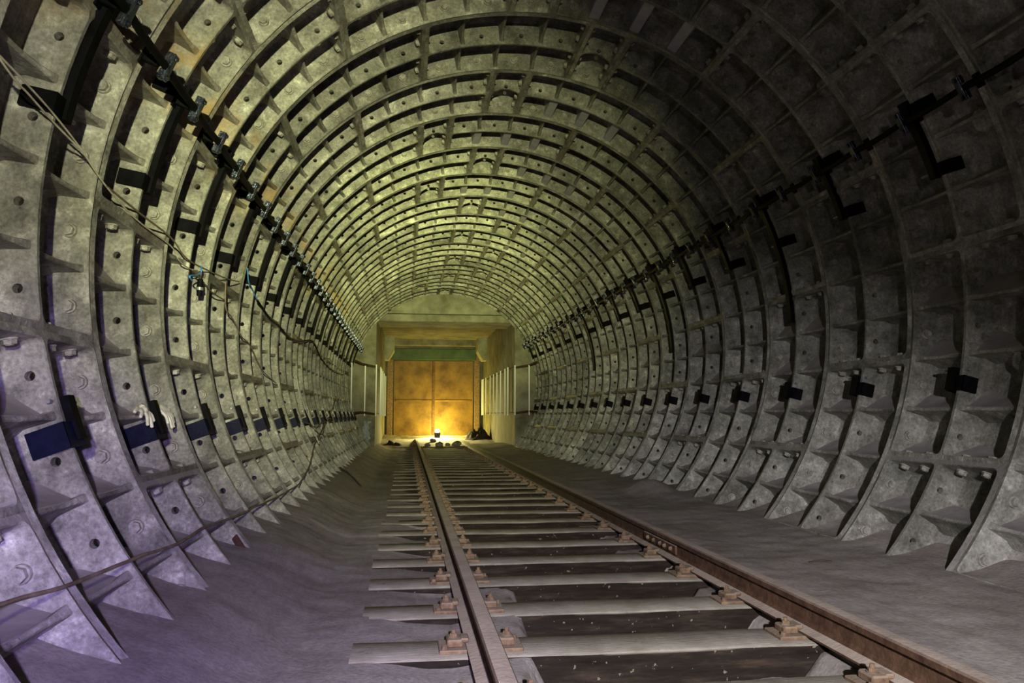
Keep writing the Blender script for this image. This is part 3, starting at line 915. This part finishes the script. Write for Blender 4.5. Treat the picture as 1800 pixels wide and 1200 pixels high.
wire('wire', [(168.3, 2.98), (170.5, 3.12), (171.1, 3.27), (172.7, 3.58)], 0.006, M_WIREBL, 'blue wire joined to the start of the sagging black cable')
wire('wire', [(174.1, 1.67), (174.9, 1.71), (176.0, 1.60), (176.5, 1.50), (176.9, 1.46), (177.2, 1.52)], 0.006, M_WIREBL, 'curled light blue wire end above the hanging plug')
wire('wire', [(212.3, -1.55), (212.6, -1.24), (213.2, -.97), (213.3, -.69), (213.7, -.48), (214.3, -.02), (214.3, .15), (214.3, .51), (215.1, 1.16), (215.5, 2.03), (215.9, 3.54), (213.1, 4.84), (209, 5.9), (205, 7.3), (200.5, 8.8), (201.5, 10.1)], 0.0075, M_WIREB,
     'long brown cable lying low along the left wall near the floor', RR - 0.012, 0.012)
wire('wire', [(190.8, 11.29), (200.2, 8.8), (202.1, 7.38), (202.4, 6.4), (200.8, 5.78), (203.5, 6.6), (206, 7.2), (202, 8.2)], 0.007, M_WIREB, 'tangled brown wire heaped on the low left wall by the white strip', RR - 0.03, 0.05)

m = wall_matrix(177.4, J0 + 1.68 * W, RR - 0.03)
e = empty('wire_plug', m=m); tag(e, 'dark shiny plug hanging from a blue wire on the left wall', 'plug')
bm = bmesh.new(); cyl(bm, (-0.05, 0, 0), (0.02, 0, 0), 0.020, 0.024, 12); cyl(bm, (0.03, 0, 0), (0.075, 0, 0.0), 0.022, 0.018, 12); link('body', to_mesh(bm, 'body', [M_BLACK], 40), e)
bm = bmesh.new(); cyl(bm, (0.012, 0, 0), (0.034, 0, 0), 0.027, 0.027, 12); link('collar', to_mesh(bm, 'collar', [M_PIN], 40), e)

# white plastic strip hanging on the left wall
def ribbon(name, pts, width, mat, label, cat, thick=0.003):
    bm = bmesh.new(); prev = None
    for i, p in enumerate(pts):
        p = Vector(p); w = Vector((0, width / 2, 0)); out = Vector((p.x, 0, p.z - AZ)).normalized() * thick
        row = [bm.verts.new(p - w), bm.verts.new(p + w), bm.verts.new(p + w + out), bm.verts.new(p - w + out)]
        if prev:
            for k in range(4): bm.faces.new((prev[k], row[k], row[(k + 1) % 4], prev[(k + 1) % 4]))
        else: bm.faces.new(row)
        prev = row
    bm.faces.new(prev[::-1])
    o = link(name, to_mesh(bm, name, [mat], 50)); tag(o, label, cat); return o
sp = smooth_path([wall_pt(a, J0 + q * W, RR - 0.03) for a, q in ((186.5, 6.22), (188.5, 6.26), (191.2, 6.30), (197.1, 6.49), (201.3, 6.58), (203.8, 6.52), (208.7, 6.41))], 5, 0.01)
ribbon('plastic_strip', sp, 0.10, M_WHITE, 'white plastic strip hanging down the lower left wall', 'strip')
sp = smooth_path([(-2.10, 21.42, 0.68), (-2.14, 21.40, 0.50), (-2.09, 21.38, 0.30), (-2.11, 21.36, 0.12), (-2.06, 21.33, -0.02)], 5, 0.03)
bm = bmesh.new(); rows = []
for i, p in enumerate(sp):
    wd = 0.09 + 0.02 * math.sin(i * 1.7)
    rows.append([bm.verts.new(p + Vector((-wd + k * wd / 2, 0.025 * math.sin(k * 2.1 + i * .6), 0))) for k in range(5)])
for a, b in zip(rows[:-1], rows[1:]):
    for k in range(4): bm.faces.new((a[k], a[k + 1], b[k + 1], b[k]))
bmesh.ops.solidify(bm, geom=bm.faces[:], thickness=0.004)
o = link('plastic_sheet', to_mesh(bm, 'plastic_sheet', [M_FOIL], 50)); tag(o, 'crumpled pale plastic sheet below the rods on the left pier', 'sheet')

# ------------------------------------------------------------------ gloves on a stiffening rib of the left wall
def glove(name, y, chains, palm, label):
    m = wall_matrix(198.6, y, RR)
    bm = bmesh.new()
    for c in [palm] + chains:
        pts = smooth_path(c[0], 4); k = len(pts)
        r0, r1 = c[1]
        tube_pts(bm, pts, [r0 + (r1 - r0) * i / (k - 1) for i in range(k)], 10, flat=0.62)
        for p, r in ((pts[0], r0), (pts[-1], r1)):
            bmesh.ops.create_icosphere(bm, subdivisions=2, radius=r * 0.95, matrix=Matrix.Translation(p) @ Matrix.Diagonal((0.75, 1, 0.8, 1)))
    me = to_mesh(bm, name)
    o = bpy.data.objects.new('tmp', me); COL.objects.link(o)
    md = o.modifiers.new('r', 'REMESH'); md.mode = 'VOXEL'; md.voxel_size = 0.0045
    sm = o.modifiers.new('s', 'SMOOTH'); sm.factor = 0.5; sm.iterations = 3
    dg = bpy.context.evaluated_depsgraph_get(); dg.update()
    res = bpy.data.meshes.new_from_object(o.evaluated_get(dg)); bpy.data.objects.remove(o)
    res.materials.clear(); res.materials.append(M_GLOVE)
    res.polygons.foreach_set('use_smooth', [True] * len(res.polygons))
    g = link(name, res); g.matrix_world = m; tag(g, label, 'glove', 'pair of work gloves on the left wall')
    return g
# local axes: X down the wall, Y along the tunnel, Z towards the tunnel
glove('work_glove', J0 + 0.40 * W, [
    ([(-0.028, -0.02, -0.02), (-0.03, -0.07, 0.0), (-0.012, -0.125, 0.0)], (0.017, 0.013)),
    ([(-0.020, -0.02, 0.00), (-0.006, -0.06, 0.015), (0.020, -0.105, 0.015)], (0.017, 0.013)),
    ([(-0.015, 0.0, 0.005), (0.020, -0.025, 0.022), (0.065, -0.050, 0.020)], (0.018, 0.014)),
    ([(-0.015, 0.02, 0.005), (0.025, 0.010, 0.024), (0.078, 0.000, 0.022)], (0.018, 0.014)),
    ([(-0.020, 0.04, 0.0), (0.010, 0.045, 0.022), (0.045, 0.050, 0.024)], (0.017, 0.014))],
    ([(-0.030, 0.06, -0.03), (-0.026, 0.02, -0.005), (-0.018, 0.0, 0.004)], (0.036, 0.034)),
    'cream cotton work glove on the low left wall, its fingers splayed towards the camera')
glove('work_glove', J0 + 0.71 * W, [
    ([(-0.015, -0.045, 0.005), (0.02, -0.048, 0.024), (0.060, -0.050, 0.024)], (0.017, 0.013)),
    ([(-0.015, -0.015, 0.005), (0.03, -0.010, 0.026), (0.090, -0.008, 0.026)], (0.018, 0.014)),
    ([(-0.015, 0.02, 0.005), (0.03, 0.028, 0.026), (0.085, 0.034, 0.024)], (0.018, 0.014)),
    ([(-0.015, 0.05, 0.005), (0.02, 0.065, 0.022), (0.058, 0.078, 0.020)], (0.017, 0.013)),
    ([(-0.022, 0.05, 0.0), (-0.010, 0.095, 0.010), (0.018, 0.125, 0.012)], (0.017, 0.013))],
    ([(-0.030, -0.06, -0.02), (-0.026, 0.0, 0.0), (-0.020, 0.05, 0.004)], (0.036, 0.034)),
    'cream cotton work glove on the low left wall, farther of the pair, fingers hanging down')

# ------------------------------------------------------------------ small litter
def stick(pts, rad, mat, label, name='twig', cat='twig'):
    bm = bmesh.new(); P = smooth_path(pts, 5, 0.004); tube_pts(bm, P, [rad * (1 - 0.5 * i / len(P)) for i in range(len(P))], 6)
    o = link(name, to_mesh(bm, name, [mat], 60)); tag(o, label, cat)
def fz(x, y, d=0.01): return (x, y, floor_h(x, y) + d)
M_TWIG = m_simple('dark_wood_bark', (0.02, 0.015, 0.011), (0.06, 0.045, 0.033), 20, 0.9)
stick([fz(-2.02, 11.9, .03), fz(-1.9, 11.75), fz(-1.78, 11.4), fz(-1.64, 10.95)], 0.022, M_TWIG, 'crooked dark twig on the mud left of the track')
stick([fz(1.52, 4.42, .005), fz(1.46, 4.46, .01), fz(1.40, 4.47, .005)], 0.008, M_TWIG, 'tiny dark twig on the mud right of the right rail')
bm = bmesh.new(); box(bm, (-0.022, -0.006, -0.055), (0.022, 0.0, 0.055), 0.004)
for v in bm.verts: v.co.x += 0.03 * math.sin(v.co.z * 40) * 0.5
M_FLAKE = m_simple('red_rust', (0.035, 0.014, 0.012), (0.08, 0.032, 0.024), 25, 0.9)
o = link('rust_flake', to_mesh(bm, 'rust_flake', [M_FLAKE])); o.location = (-2.035, J0 + W - FL - 0.022, 0.07); o.rotation_euler = (0, math.radians(-48), 0)
tag(o, 'flake of red-brown rust on the lowest lining cell of the left wall', 'rust flake')
bm = bmesh.new(); cyl(bm, (-0.035, 0, 0), (0.035, 0.01, 0), 0.012, 0.010, 10)
o = link('glass_ampoule', to_mesh(bm, 'glass_ampoule', [M_WHITE], 40)); o.location = (0.70, 3.94, floor_h(0.70, 3.94) + 0.012)
tag(o, 'small bright glass tube lying between sleepers by the right rail', 'litter')
for i, (x, y, lab) in enumerate(((-0.30, 7.06, 'small pale crumb of plaster between two sleepers near the left rail'), (0.42, 7.75, 'small pale crumb of plaster between two sleepers near the middle of the track'))):
    o = link('plaster_crumb', stone_mesh(20 + i, 0.022)); o.location = (x, y, floor_h(x, y) + 0.008); tag(o, lab, 'crumb', 'plaster crumbs on the track')
    o.data.materials.clear(); o.data.materials.append(M_PALE)
